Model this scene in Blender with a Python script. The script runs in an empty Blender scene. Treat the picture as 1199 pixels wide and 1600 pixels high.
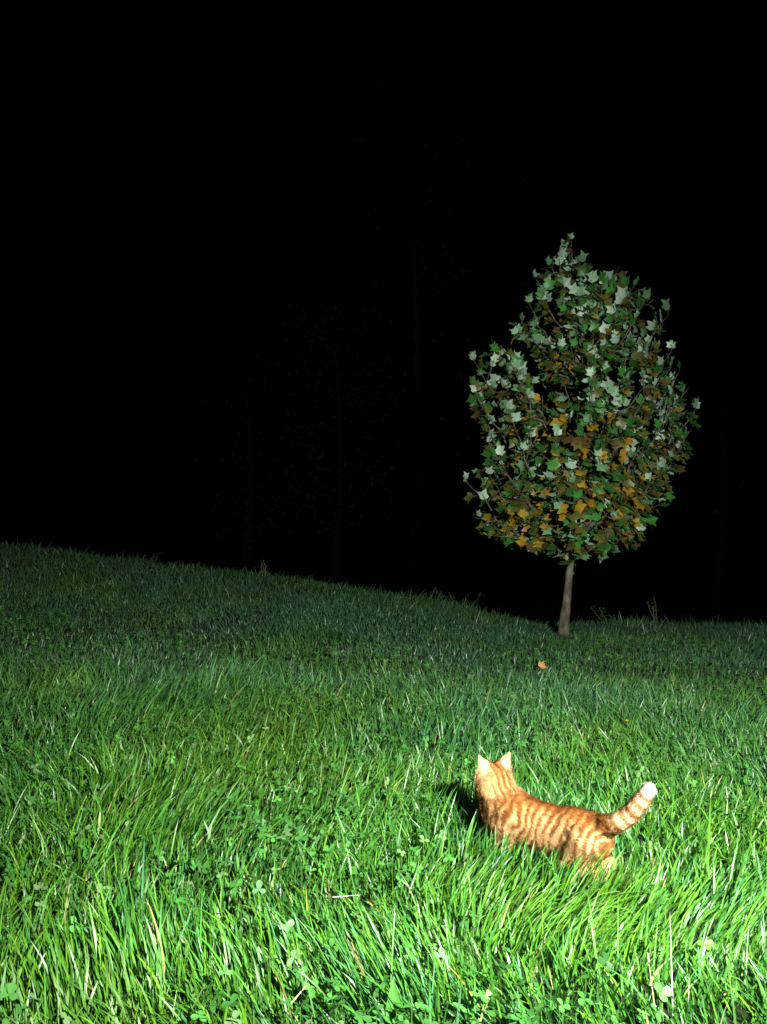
import bpy, math, random
import numpy as np

# ------------------------------------------------------------------ camera, sky, light, exposure
scene = bpy.context.scene
F_PX, CX, CY, CAM_Z = 1164.0, 599.5, 800.0, 0.80

cam_data = bpy.data.cameras.new('camera')
cam = bpy.data.objects.new('camera', cam_data)
scene.collection.objects.link(cam)
cam.location = (0, 0, CAM_Z)
cam.rotation_euler = (math.radians(90), 0, 0)
cam_data.sensor_fit = 'VERTICAL'
cam_data.sensor_height = 36.0
cam_data.sensor_width = 36.0
cam_data.lens = 36.0 * F_PX / 1600.0
cam_data.clip_start = 0.02
cam_data.clip_end = 1000
scene.camera = cam

world = bpy.data.worlds.new('World')
scene.world = world
world.use_nodes = True
wn = world.node_tree.nodes
wl = world.node_tree.links
wn.clear()
sky = wn.new('ShaderNodeTexSky')
sky.sky_type = 'NISHITA'
sky.sun_disc = False
sky.sun_elevation = math.radians(-12)      # night: the sun is well below the horizon
sky.sun_rotation = math.radians(180)
bg = wn.new('ShaderNodeBackground')
bg.inputs['Strength'].default_value = 0.05
wo = wn.new('ShaderNodeOutputWorld')
wl.new(sky.outputs[0], bg.inputs[0])
wl.new(bg.outputs[0], wo.inputs[0])

# the lamp that lights the meadow: a hand lamp held behind and to the right of the camera
lamp_data = bpy.data.lights.new('hand_lamp', 'SPOT')
lamp_data.energy = 1240
lamp_data.color = (1.0, 0.985, 0.94)
lamp_data.spot_size = math.radians(120)
lamp_data.spot_blend = 1.0
lamp_data.shadow_soft_size = 0.03
lamp = bpy.data.objects.new('hand_lamp', lamp_data)
scene.collection.objects.link(lamp)
LAMP_P = np.array((0.85, -0.05, 1.25))
LAMP_T = np.array((0.15, 3.3, 0.25))
lamp.location = LAMP_P
from mathutils import Vector, Matrix
lamp.rotation_euler = Vector(LAMP_T - LAMP_P).to_track_quat('-Z', 'Y').to_euler()

vs = scene.view_settings
vs.view_transform = 'Standard'
vs.look = 'None'
vs.gamma = 1.0
vs.exposure = 0.0
vs.use_curve_mapping = False
scene.cycles.max_bounces = 6
scene.cycles.transparent_max_bounces = 4
scene.cycles.use_denoising = True

rng = np.random.default_rng(7)
random.seed(7)


def at(px, py, depth):
    """a photograph pixel at a given distance in front of the camera"""
    return np.array(((px - CX) / F_PX * depth, depth, CAM_Z - (py - CY) / F_PX * depth))


def tag(o, label=None, cat=None, group=None, kind=None):
    if label: o['label'] = label
    if cat: o['category'] = cat
    if group: o['group'] = group
    if kind: o['kind'] = kind
    return o


def empty(name, loc, rz=0.0):
    o = bpy.data.objects.new(name, None)
    o.empty_display_size = 0.05
    o.location = tuple(float(v) for v in loc)
    o.rotation_euler = (0, 0, rz)
    scene.collection.objects.link(o)
    return o


def mesh_np(name, V, faces_flat, loop_tot, col=None, smooth=True):
    """fast mesh from numpy: V (n,3), flat vertex indices of all faces, corner count of each face"""
    V = np.asarray(V, np.float32)
    fl = np.asarray(faces_flat, np.int32)
    lt = np.asarray(loop_tot, np.int32)
    me = bpy.data.meshes.new(name)
    me.vertices.add(len(V))
    me.vertices.foreach_set('co', V.ravel())
    me.loops.add(len(fl))
    me.loops.foreach_set('vertex_index', fl)
    me.polygons.add(len(lt))
    ls = np.concatenate(([0], np.cumsum(lt)[:-1])).astype(np.int32)
    me.polygons.foreach_set('loop_start', ls)
    me.polygons.foreach_set('loop_total', lt)
    me.polygons.foreach_set('use_smooth', np.full(len(lt), smooth))
    if col is not None:
        a = me.color_attributes.new('Col', 'FLOAT_COLOR', 'POINT')
        c = np.ones((len(V), 4), np.float32)
        c[:, :3] = col
        a.data.foreach_set('color', c.ravel())
    me.update(calc_edges=True)
    return me


def link(name, me, mat, parent=None):
    o = bpy.data.objects.new(name, me)
    if mat and not me.materials:
        me.materials.append(mat)
    scene.collection.objects.link(o)
    if parent is not None:
        o.parent = parent
    return o


class MB:
    """collects small shapes for one mesh"""
    def __init__(self):
        self.v, self.f, self.c = [], [], []

    def add(self, verts, faces, col):
        b = len(self.v)
        self.v += [tuple(p) for p in verts]
        self.c += [tuple(col)] * len(verts)
        self.f += [tuple(b + i for i in f) for f in faces]

    def tube(self, pts, rad, col, sides=6, cap=True):
        pts = [np.asarray(p, float) for p in pts]
        vs_, fs = [], []
        n = len(pts)
        ref = np.array((0.31, 0.83, 0.21))
        for i in range(n):
            t = pts[min(i + 1, n - 1)] - pts[max(i - 1, 0)]
            t = t / (np.linalg.norm(t) + 1e-9)
            u = np.cross(t, ref); u /= np.linalg.norm(u) + 1e-9
            w = np.cross(t, u)
            for k in range(sides):
                a = 2 * math.pi * k / sides
                vs_.append(pts[i] + rad[i] * (math.cos(a) * u + math.sin(a) * w))
        for i in range(n - 1):
            for k in range(sides):
                k2 = (k + 1) % sides
                fs.append((i * sides + k, i * sides + k2, (i + 1) * sides + k2, (i + 1) * sides + k))
        if cap:
            fs.append(tuple(range(sides))[::-1])
            fs.append(tuple((n - 1) * sides + k for k in range(sides)))
        self.add(vs_, fs, col)

    def mesh(self, name, smooth=True):
        fl = [i for f in self.f for i in f]
        return mesh_np(name, self.v, fl, [len(f) for f in self.f], np.array(self.c), smooth)


# ------------------------------------------------------------------ noise
def _h(ix, iy, iz, seed):
    n = (ix * 374761393 + iy * 668265263 + iz * 2147483647 + seed * 1274126177) & 0xFFFFFFFF
    n = ((n ^ (n >> 13)) * 1274126177) & 0xFFFFFFFF
    n = n ^ (n >> 16)
    return (n & 0xFFFF) / 65535.0


def noise3(x, y, z, seed=0):
    x, y, z = np.broadcast_arrays(np.asarray(x, float), np.asarray(y, float), np.asarray(z, float))
    xi, yi, zi = np.floor(x).astype(np.int64), np.floor(y).astype(np.int64), np.floor(z).astype(np.int64)
    xf, yf, zf = x - xi, y - yi, z - zi
    u, v, w = [t * t * (3 - 2 * t) for t in (xf, yf, zf)]
    r = 0
    for dx in (0, 1):
        for dy in (0, 1):
            for dz in (0, 1):
                r = r + (u if dx else 1 - u) * (v if dy else 1 - v) * (w if dz else 1 - w) * _h(xi + dx, yi + dy, zi + dz, seed)
    return r            # 0..1


def noise2(x, y, seed=0):
    return noise3(x, y, 0.37, seed)


def sstep(a, b, x):
    t = np.clip((x - a) / (b - a), 0, 1)
    return t * t * (3 - 2 * t)


# ------------------------------------------------------------------ materials
def new_mat(name):
    m = bpy.data.materials.new(name)
    m.use_nodes = True
    nt = m.node_tree
    nt.nodes.clear()
    return m, nt.nodes, nt.links


def leafy_mat(name, rough=0.45, transl=0.3, spec=0.35, var_scale=60.0, var=0.25):
    m, n, l = new_mat(name)
    out = n.new('ShaderNodeOutputMaterial')
    at_ = n.new('ShaderNodeAttribute'); at_.attribute_name = 'Col'
    geo = n.new('ShaderNodeNewGeometry')
    nz = n.new('ShaderNodeTexNoise'); nz.inputs['Scale'].default_value = var_scale
    l.new(geo.outputs['Position'], nz.inputs['Vector'])
    mr = n.new('ShaderNodeMapRange')
    mr.inputs['To Min'].default_value = 1 - var; mr.inputs['To Max'].default_value = 1 + var
    l.new(nz.outputs['Fac'], mr.inputs['Value'])
    mul = n.new('ShaderNodeVectorMath'); mul.operation = 'SCALE'
    l.new(at_.outputs['Color'], mul.inputs[0]); l.new(mr.outputs[0], mul.inputs['Scale'])
    p = n.new('ShaderNodeBsdfPrincipled')
    p.inputs['Roughness'].default_value = rough
    p.inputs['Specular IOR Level'].default_value = spec
    l.new(mul.outputs[0], p.inputs['Base Color'])
    tr = n.new('ShaderNodeBsdfTranslucent')
    l.new(mul.outputs[0], tr.inputs['Color'])
    mx = n.new('ShaderNodeMixShader'); mx.inputs[0].default_value = transl
    l.new(p.outputs[0], mx.inputs[1]); l.new(tr.outputs[0], mx.inputs[2])
    l.new(mx.outputs[0], out.inputs[0])
    return m


def rough_mat(name, c1, c2, scale, rough=0.9, bump=0.0, stretch=(1, 1, 1), use_col=False):
    m, n, l = new_mat(name)
    out = n.new('ShaderNodeOutputMaterial')
    p = n.new('ShaderNodeBsdfPrincipled')
    p.inputs['Roughness'].default_value = rough
    p.inputs['Specular IOR Level'].default_value = 0.2
    tc = n.new('ShaderNodeTexCoord')
    mp = n.new('ShaderNodeMapping'); mp.inputs['Scale'].default_value = stretch
    l.new(tc.outputs['Object'], mp.inputs['Vector'])
    nz = n.new('ShaderNodeTexNoise'); nz.inputs['Scale'].default_value = scale
    nz.inputs['Detail'].default_value = 6
    l.new(mp.outputs[0], nz.inputs['Vector'])
    cr = n.new('ShaderNodeValToRGB')
    cr.color_ramp.elements[0].position = 0.35; cr.color_ramp.elements[1].position = 0.68
    cr.color_ramp.elements[0].color = (*c1, 1); cr.color_ramp.elements[1].color = (*c2, 1)
    l.new(nz.outputs['Fac'], cr.inputs[0]); l.new(cr.outputs[0], p.inputs['Base Color'])
    if bump:
        b = n.new('ShaderNodeBump'); b.inputs['Strength'].default_value = bump
        b.inputs['Distance'].default_value = 0.01
        l.new(nz.outputs['Fac'], b.inputs['Height']); l.new(b.outputs[0], p.inputs['Normal'])
    l.new(p.outputs[0], out.inputs[0])
    return m


def fur_mat(name, rough=0.75):
    m, n, l = new_mat(name)
    out = n.new('ShaderNodeOutputMaterial')
    a = n.new('ShaderNodeAttribute'); a.attribute_name = 'Col'
    p = n.new('ShaderNodeBsdfPrincipled')
    p.inputs['Roughness'].default_value = rough
    p.inputs['Specular IOR Level'].default_value = 0.15
    l.new(a.outputs['Color'], p.inputs['Base Color'])
    l.new(p.outputs[0], out.inputs[0])
    return m


M_GRASS = leafy_mat('grass_blade', 0.40, 0.22, 0.45, 25, 0.22)
M_CLOVER = leafy_mat('clover_leaf', 0.5, 0.25, 0.3, 120, 0.2)
M_DRY = leafy_mat('dry_straw', 0.6, 0.2, 0.3, 90, 0.25)
M_LEAF = leafy_mat('tree_leaf', 0.42, 0.22, 0.4, 35, 0.3)
M_WOOD = leafy_mat('far_foliage', 0.7, 0.1, 0.1, 3, 0.3)
M_BARK = rough_mat('bark', (0.04, 0.040, 0.024), (0.17, 0.165, 0.11), 26, 0.9, 0.7, (1, 1, 0.45))
M_SOIL = rough_mat('soil', (0.008, 0.014, 0.005), (0.02, 0.03, 0.01), 40, 1.0, 0.4)
M_FUR = fur_mat('cat_fur')
M_EYE = rough_mat('cat_eye', (0.25, 0.16, 0.02), (0.35, 0.24, 0.04), 30, 0.1)
M_NOSE = rough_mat('cat_nose', (0.45, 0.16, 0.13), (0.5, 0.2, 0.16), 60, 0.5)

# ------------------------------------------------------------------ ground
CREST = [(-300, 826, 8.8), (0, 850, 8.2), (130, 862, 7.9), (260, 878, 7.6), (400, 890, 7.3), (500, 904, 7.0), (600, 919, 6.8),
         (700, 938, 6.5), (760, 953, 6.35), (870, 972, 6.15), (960, 970, 6.1), (1199, 977, 6.1), (1500, 985, 6.1)]
_cp = np.array([at(*c) for c in CREST])
CREST_X, CREST_Y, CREST_Z = _cp[:, 0], _cp[:, 1], _cp[:, 2] - 0.065


def ground_z(x, y):
    x = np.asarray(x, float); y = np.asarray(y, float)
    # follow the crest along the view ray so the slope reads the same from the side
    yc = np.interp(x, CREST_X, CREST_Y)
    zc = np.interp(x, CREST_X, CREST_Z)
    z = -0.018 + (zc + 0.018) * sstep(1.3, 8.6, y) / sstep(1.3, 8.6, yc)
    over = np.clip(y - yc, 0, None)
    z = np.where(y > yc, zc - 0.10 * over - 0.22 * np.minimum(over, 4.0) ** 1.6 * 0.5, z)
    bump = (noise2(x * 1.3, y * 1.3, 3) - 0.5) * 0.03 + (noise2(x * 4, y * 4, 4) - 0.5) * 0.014
    return z + bump * sstep(0.8, 2.5, np.hypot(x - 0.37, y - 1.7) + 0.5)


gx = np.unique(np.concatenate((np.linspace(-250, -12, 12), np.linspace(-12, 12, 161), np.linspace(12, 250, 12))))
gy = np.unique(np.concatenate((np.linspace(-60, -4, 8), np.linspace(-4, 16, 141), np.linspace(16, 300, 14))))
GX, GY = np.meshgrid(gx, gy)
GZ = np.maximum(ground_z(GX, GY), -3.2)
nx, ny = len(gx), len(gy)
idx = np.arange(nx * ny).reshape(ny, nx)
Q = np.stack((idx[:-1, :-1], idx[:-1, 1:], idx[1:, 1:], idx[1:, :-1]), -1).reshape(-1, 4)
ground = link('ground', mesh_np('ground', np.stack((GX, GY, GZ), -1).reshape(-1, 3), Q.ravel(), np.full(len(Q), 4)), M_SOIL)
tag(ground, 'dark soil of the sloping meadow under the grass', 'ground', kind='structure')

# ------------------------------------------------------------------ grass
CAT_O = np.array((0.371, 1.70))
CAT_HEAD = math.radians(145)
CAT_F = np.array((math.cos(CAT_HEAD), math.sin(CAT_HEAD)))
CAT_L = np.array((-CAT_F[1], CAT_F[0]))


def ground_hit(px, py, lift=0.0):
    """where the view ray through a pixel meets the meadow, lifted by the height above the ground"""
    d = np.linspace(0.8, 9, 1600)
    x = (px - CX) / F_PX * d
    z = CAM_Z - (py - CY) / F_PX * d
    k = np.argmax(z <= ground_z(x, d) + lift)
    return np.array((x[k], d[k]))


# combed and trampled places: pixel, radius in metres, lean direction (degrees from +x), strength 0..1.3
COMBED = [((890, 1425), 0.17, 8, 1.55), ((1090, 1440), 0.17, 24, 1.2), ((740, 1380), 0.13, 40, 1.2), ((860, 1350), 0.10, 35, 0.9),
          ((280, 1480), 0.10, 120, 0.8), ((130, 1530), 0.14, 130, 0.9), ((620, 1500), 0.14, 135, 0.9), ((470, 1290), 0.18, 20, 0.8),
          ((300, 1260), 0.22, 35, 0.8), ((420, 1510), 0.12, 125, 0.8), ((240, 1090), 0.30, 10, 1.0), ((560, 1240), 0.2, 20, 0.6)]
COMBED = [(ground_hit(p[0], p[1], 0.03), r, math.radians(a), s) for p, r, a, s in COMBED]
TUFTS = [((215, 1480), 0.075, 1.45), ((180, 1230), 0.10, 1.4), ((640, 1560), 0.08, 1.4), ((420, 1230), 0.10, 1.25), ((950, 1520), 0.1, 1.3),
         ((60, 1570), 0.09, 1.35), ((720, 1300), 0.08, 1.3), ((1150, 1400), 0.09, 1.3), ((1120, 1560), 0.08, 1.25), ((350, 1080), 0.3, 1.3)]
TUFTS = [(ground_hit(p[0], p[1], 0.03), r, s) for p, r, s in TUFTS]


def grass_field(y0, y1, density, segs, wmul, seed):
    g = np.random.default_rng(seed)
    X0, X1 = -(0.53 * y1 + 1.0), 0.53 * y1 + 1.0
    n = int(density * (X1 - X0) * (y1 - y0))
    x = g.uniform(X0, X1, n); y = g.uniform(y0, y1, n)
    # gather part of the blades in little tufts
    k = g.random(n) < 0.45
    cell = 0.035
    cxg, cyg = np.floor(x / cell), np.floor(y / cell)
    jx = (_h(cxg.astype(np.int64), cyg.astype(np.int64), 1, 11)); jy = (_h(cxg.astype(np.int64), cyg.astype(np.int64), 2, 12))
    x = np.where(k, (cxg + jx) * cell + g.normal(0, 0.006, n), x)
    y = np.where(k, (cyg + jy) * cell + g.normal(0, 0.006, n), y)
    keep = (np.abs(x) < 0.53 * y + 0.9)
    d_n = noise2(x * 2.2, y * 2.2, 21)
    keep &= g.random(n) < (0.62 + 0.55 * d_n)
    # bare spots right under the cat's paws and belly
    s = (x - CAT_O[0]) * CAT_F[0] + (y - CAT_O[1]) * CAT_F[1]
    lt = (x - CAT_O[0]) * CAT_L[0] + (y - CAT_O[1]) * CAT_L[1]
    under = (np.abs(s) < 0.155) & (np.abs(lt + 0.01) < 0.048)
    keep &= ~(under & (g.random(n) < 0.7))
    # the trunk's foot
    keep &= np.hypot(x - TREE_B[0], y - TREE_B[1]) > 0.04
    x, y, under, s, lt = x[keep], y[keep], under[keep], s[keep], lt[keep]
    n = len(x)
    z = ground_z(x, y) - 0.006
    # heights: knee-high strip near, mown strip, rough crest
    pn = noise2(x * 3.1, y * 3.1, 31); pn2 = noise2(x * 9, y * 9, 32)
    wob = 0.35 * (noise2(x * 0.9, y * 0.9, 33) - 0.5)
    ys = y + wob
    band = 1.0 - 0.42 * sstep(3.35, 3.75, ys) + (0.10 + 0.75 * noise2(x * 2.1, y * 2.1, 35)) * sstep(5.2, 6.3, ys)
    H = (0.033 + 0.038 * pn + 0.036 * (pn2 - 0.3)) * band * g.lognormal(0, 0.30, n)
    front = np.exp(-((lt - 0.095) / 0.045) ** 2) * sstep(0.29, 0.20, np.abs(s + 0.03))
    H = np.where(front > 0.3, np.maximum(H, (0.084 + 0.035 * pn2) * front * g.uniform(0.75, 1.15, n)), H)
    lean = 2 * math.pi * (1.6 * noise2(x * 1.1 + 5, y * 1.1, 41) + 0.5 * noise2(x * 5, y * 5, 42)) + 0.4
    strength = 0.04 + 0.52 * noise2(x * 2.3, y * 2.3 + 9, 43)
    vx, vy = np.cos(lean) * strength, np.sin(lean) * strength
    cw = np.zeros(n)
    for (c, r, a, st) in COMBED:
        cw = np.maximum(cw, np.exp(-((x - c[0]) ** 2 + (y - c[1]) ** 2) / (r * r)) * min(st, 1.0))
        wgt = np.exp(-((x - c[0]) ** 2 + (y - c[1]) ** 2) / (r * r)) * 1.0
        vx = vx * (1 - np.clip(wgt, 0, 1)) + wgt * st * math.cos(a)
        vy = vy * (1 - np.clip(wgt, 0, 1)) + wgt * st * math.sin(a)
    for (c, r, m) in TUFTS:
        wgt = np.exp(-((x - c[0]) ** 2 + (y - c[1]) ** 2) / (r * r))
        H = H * (1 + (m - 1) * wgt)
        vx = vx + wgt * 3.0 * (x - c[0]); vy = vy + wgt * 3.0 * (y - c[1])
    vx = vx * (1 - 0.6 * front) + 0.10 * front; vy = vy * (1 - 0.6 * front)
    H = H * (1 + 0.22 * cw)
    # some blades stay low as undergrowth
    rear = sstep(0.065, 0.03, np.abs(s + 0.205)) * sstep(0.13, 0.07, np.abs(lt - 0.03))
    H = np.where(rear > 0.3, np.maximum(H, (0.062 + 0.02 * pn2) * rear * g.uniform(0.8, 1.1, n)), H)
    low = (g.random(n) < 0.35) & (front < 0.3) & (rear < 0.3)
    H = np.where(low, H * 0.55, H)
    H = np.where(under, np.minimum(H, 0.035), H)
    # keep blades behind and beside the cat from stabbing it
    near_cat = (np.abs(s) < 0.17) & (np.abs(lt) < 0.085)
    away = np.sign(lt)
    vx = np.where(near_cat, vx * 0.4 + 0.12 * away * CAT_L[0] + 0.2, vx)
    vy = np.where(near_cat, vy * 0.4 + 0.12 * away * CAT_L[1], vy)
    H = np.clip(H, 0.018, 0.17)
    vx = vx + g.normal(0, 0.42, n) * (1 - 0.65 * cw); vy = vy + g.normal(0, 0.42, n) * (1 - 0.65 * cw)
    L = np.hypot(vx, vy) + 1e-6
    dx, dy = vx / L, vy / L
    a0 = np.clip(0.10 + 0.45 * L, 0, 1.15) * g.uniform(0.5, 1.2, n)
    a1 = np.clip(0.15 + 0.95 * L, 0, 1.6) * g.uniform(0.4, 1.5, n)
    W = g.uniform(0.0011, 0.0027, n) * wmul
    broad = g.random(n) < 0.12
    W = np.where(broad, W * 1.5, W)
    # blade width direction: across the lean, twisted
    tw = g.uniform(-1.1, 1.1, n) + np.where(g.random(n) < 0.3, math.pi / 2, 0)
    wx = -dy * np.cos(tw) + dx * np.sin(tw); wy = dx * np.cos(tw) + dy * np.sin(tw)
    nv = 2 * segs + 1
    V = np.empty((n, nv, 3), np.float32)
    px, py, pz = x.copy(), y.copy(), z.copy()
    step = H / segs * (1.0 + 0.25 * L)
    curl = g.uniform(-0.25, 0.25, n)
    for i in range(segs + 1):
        t = i / segs
        wid = W * (0.75 + 0.6 * t) * (1 - t ** 2.2) + 0.00012
        wdz = 0.35 * math.sin(t * 2.2) * curl
        if i < segs:
            V[:, 2 * i, 0] = px - wx * wid; V[:, 2 * i, 1] = py - wy * wid; V[:, 2 * i, 2] = pz - wdz * wid
            V[:, 2 * i + 1, 0] = px + wx * wid; V[:, 2 * i + 1, 1] = py + wy * wid; V[:, 2 * i + 1, 2] = pz + wdz * wid
        else:
            V[:, 2 * i, 0] = px; V[:, 2 * i, 1] = py; V[:, 2 * i, 2] = pz
        al = a0 + a1 * t
        px = px + dx * np.sin(al) * step; py = py + dy * np.sin(al) * step
        pz = np.maximum(pz + np.cos(al) * step, z + 0.004)
    # colours
    hue = noise2(x * 2.7 + 3, y * 2.7, 51)
    c_mid = np.array((0.045, 0.190, 0.022)); c_blue = np.array((0.040, 0.175, 0.060)); c_yel = np.array((0.090, 0.235, 0.014))
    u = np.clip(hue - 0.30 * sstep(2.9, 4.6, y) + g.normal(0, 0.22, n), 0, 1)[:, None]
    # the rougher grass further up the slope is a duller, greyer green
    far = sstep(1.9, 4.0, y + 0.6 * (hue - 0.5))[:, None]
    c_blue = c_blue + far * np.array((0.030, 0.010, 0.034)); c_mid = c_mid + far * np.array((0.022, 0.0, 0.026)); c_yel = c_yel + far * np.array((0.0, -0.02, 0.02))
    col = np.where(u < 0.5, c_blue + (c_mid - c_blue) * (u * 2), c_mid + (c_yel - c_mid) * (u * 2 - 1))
    col = col * (g.lognormal(0, 0.24, n) * (1 - 0.30 * sstep(3.35, 3.75, ys)) * (0.78 + 0.44 * noise2(x * 4.5, y * 4.5, 52)))[:, None]  # darker beyond the near strip: weaker lamp light put into the blade colour
    r = g.random(n)
    straw = noise2(x * 5.5, y * 5.5, 61)
    dead = r < (0.006 + 0.05 * sstep(0.72, 0.9, straw)) * (1 - 0.8 * far[:, 0])
    col[dead] = np.array((0.40, 0.40, 0.15)) * g.uniform(0.5, 1.15, (dead.sum(), 1))
    pale = r > 0.985 + 0.013 * far[:, 0]
    col[pale] = np.array((0.22, 0.36, 0.16))
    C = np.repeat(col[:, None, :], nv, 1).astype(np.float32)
    tt = np.array([min(i // 2, segs) / segs for i in range(nv)])
    yel_base = np.array((1.35, 1.12, 0.9))
    C = C * (1 + (yel_base - 1)[None, None, :] * (1 - tt)[None, :, None] * 0.5)
    base = (np.arange(n) * nv)[:, None]
    quads = []
    for i in range(segs - 1):
        quads.append(np.stack((base[:, 0] + 2 * i, base[:, 0] + 2 * i + 1, base[:, 0] + 2 * i + 3, base[:, 0] + 2 * i + 2), -1))
    tri = np.stack((base[:, 0] + 2 * segs - 2, base[:, 0] + 2 * segs - 1, base[:, 0] + 2 * segs), -1)
    return V.reshape(-1, 3), C.reshape(-1, 3), np.concatenate(quads) if quads else np.empty((0, 4), int), tri


TREE_D = 5.6
TREE_BASE_X = (881 - CX) / F_PX * TREE_D
TREE_B = np.array((TREE_BASE_X, TREE_D, float(ground_z(TREE_BASE_X, TREE_D))))

parts = [grass_field(0.62, 1.5, 16000, 5, 1.0, 101), grass_field(1.5, 2.4, 14500, 4, 1.0, 102), grass_field(2.4, 3.9, 9500, 4, 1.05, 103),
         grass_field(3.9, 6.2, 5600, 3, 1.15, 104), grass_field(6.2, 9.6, 2600, 3, 1.6, 105)]
vo, VV, CC, QQ, TT = 0, [], [], [], []
for V, C, q, t in parts:
    VV.append(V); CC.append(C); QQ.append(q + vo); TT.append(t + vo); vo += len(V)
QQ = np.concatenate(QQ); TT = np.concatenate(TT)
flat = np.concatenate((QQ.ravel(), TT.ravel()))
tot = np.concatenate((np.full(len(QQ), 4), np.full(len(TT), 3)))
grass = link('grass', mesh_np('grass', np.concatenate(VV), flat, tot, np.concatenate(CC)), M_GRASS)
tag(grass, 'lush green meadow grass, tufted and combed, covering the whole slope', 'grass', kind='stuff')
print('grass tris', len(QQ) * 2 + len(TT))


# ------------------------------------------------------------------ clover
def leaflet(r, cup, g):
    """one obovate clover leaflet in its own frame: base at the origin, pointing +x"""
    pts = [(0, 0, 0)]
    prof = [(0.25, 0.30), (0.65, 0.52), (1.0, 0.60), (1.35, 0.45), (1.52, 0.16)]
    L_ = [(a * r, b * r, cup * b * r) for a, b in prof]
    R_ = [(a * r, -b * r, cup * b * r) for a, b in prof]
    mid = [(0.8 * r, 0, 0), (1.46 * r, 0, 0)]
    verts = pts + L_ + R_ + mid          # 0, 1-5, 6-10, 11, 12
    faces = [(0, 11, 2, 1), (11, 3, 2), (11, 4, 3), (11, 12, 5, 4), (0, 6, 7, 11), (11, 7, 8), (11, 8, 9), (11, 9, 10, 12)]
    return np.array(verts), faces


def clover_field(n, seed):
    g = np.random.default_rng(seed)
    V, C, fl, tot_ = [], [], [], []
    vo = 0
    made = 0
    tries = 0
    while made < n and tries < n * 40:
        tries += 1
        y = 0.95 + 4.2 * g.random() ** 1.6
        x = g.uniform(-1, 1) * (0.53 * y + 0.4)
        if noise2(x * 2.4, y * 2.4, 71) < 0.40 + 0.35 * g.random():
            continue
        s = (x - CAT_O[0]) * CAT_F[0] + (y - CAT_O[1]) * CAT_F[1]
        lt = (x - CAT_O[0]) * CAT_L[0] + (y - CAT_O[1]) * CAT_L[1]
        if abs(s) < 0.2 and abs(lt) < 0.09:
            continue
        made += 1
        z0 = float(ground_z(x, y)); h = g.uniform(0.035, 0.075)
        r = g.uniform(0.0055, 0.0105)
        tilt = g.normal(0, 0.35, 2); yaw = g.random() * 6.28
        col = np.array((0.055, 0.20, 0.035)) * g.lognormal(0, 0.25) + (np.array((0.10, 0.10, 0.07)) if g.random() < 0.12 else 0)
        for k in range(3):
            lv, lf = leaflet(r, g.uniform(0.05, 0.4), g)
            a = yaw + k * 2.094
            ca, sa = math.cos(a), math.sin(a)
            droop = g.normal(-0.05, 0.25)
            X = lv[:, 0] * ca - lv[:, 1] * sa; Y = lv[:, 0] * sa + lv[:, 1] * ca
            Z = lv[:, 2] + lv[:, 0] * droop + X * tilt[0] + Y * tilt[1]
            V.append(np.stack((X + x, Y + y, Z + z0 + h), -1)); C.append(np.repeat(col[None], len(lv), 0))
            for f in lf:
                fl += [vo + i for i in f]; tot_.append(len(f))
            vo += len(lv)
        st = np.array([(x - 0.0006, y, z0 + h), (x + 0.0006, y, z0 + h), (x + 0.0006, y + 0.004, z0), (x - 0.0006, y + 0.004, z0)])
        V.append(st); C.append(np.repeat(np.array([[0.08, 0.2, 0.04]]), 4, 0)); fl += [vo, vo + 1, vo + 2, vo + 3]; tot_.append(4); vo += 4
    return np.concatenate(V), np.concatenate(C), fl, tot_


V, C, fl, tt_ = clover_field(4600, 5)
clover = link('clover', mesh_np('clover', V, fl, tt_, C), M_CLOVER)
tag(clover, 'small three-leafed clover growing low among the grass blades', 'clover', kind='stuff')


# ------------------------------------------------------------------ tulip tree
TIPS = [(893, 378, 0.0), (862, 418, 0.05), (838, 436, -0.08), (968, 416, 0.05), (992, 446, -0.1), (1016, 456, 0.12), (1045, 492, 0.0), (1050, 548, -0.1),
        (826, 474, -0.15), (814, 498, 0.1), (768, 530, 0.0), (740, 562, 0.08), (735, 602, -0.08), (742, 640, 0.1), (1062, 580, 0.2), (1076, 606, 0.0),
        (1086, 642, -0.12), (1080, 672, 0.1), (728, 752, 0.0), (764, 694, -0.12), (756, 660, 0.15), (1030, 788, 0.0), (1052, 722, -0.15), (1066, 700, 0.1),
        (738, 806, 0.08), (768, 836, -0.1), (1008, 838, 0.08), (940, 850, -0.35), (905, 862, -0.3), (830, 846, -0.2), (870, 850, 0.2), (980, 848, 0.0)]
OUT_Y = [372, 400, 430, 460, 490, 520, 550, 600, 640, 670, 700, 740, 780, 820, 850, 872]
OUT_L = [876, 862, 832, 826, 808, 778, 738, 726, 733, 748, 746, 726, 728, 736, 780, 870]
OUT_R = [908, 932, 990, 1022, 1048, 1044, 1062, 1084, 1093, 1090, 1078, 1060, 1045, 1032, 1012, 955]

tree = empty('tulip_tree', TREE_B)
tag(tree, 'young tulip tree with pale upper leaves and yellowing inner leaves on a bare slim trunk', 'tree')
TRUNK_PTS = [np.array((TREE_B[0] - 0.03, TREE_D, TREE_B[2] - 0.05)), np.array((TREE_B[0] - 0.004, TREE_D, TREE_B[2] + 0.02)),
             at(884, 955, TREE_D), at(887, 925, TREE_D), at(889, 900, TREE_D), at(892, 878, TREE_D), at(894, 850, TREE_D + .01), at(898, 780, TREE_D + .03),
             at(899, 700, TREE_D), at(902, 600, TREE_D - .02), at(899, 500, TREE_D), at(896, 430, TREE_D), at(894, 390, TREE_D)]
TRUNK_R = [0.052, 0.043, 0.0335, 0.0305, 0.029, 0.0275, 0.025, 0.022, 0.018, 0.014, 0.010, 0.006, 0.003]


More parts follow.
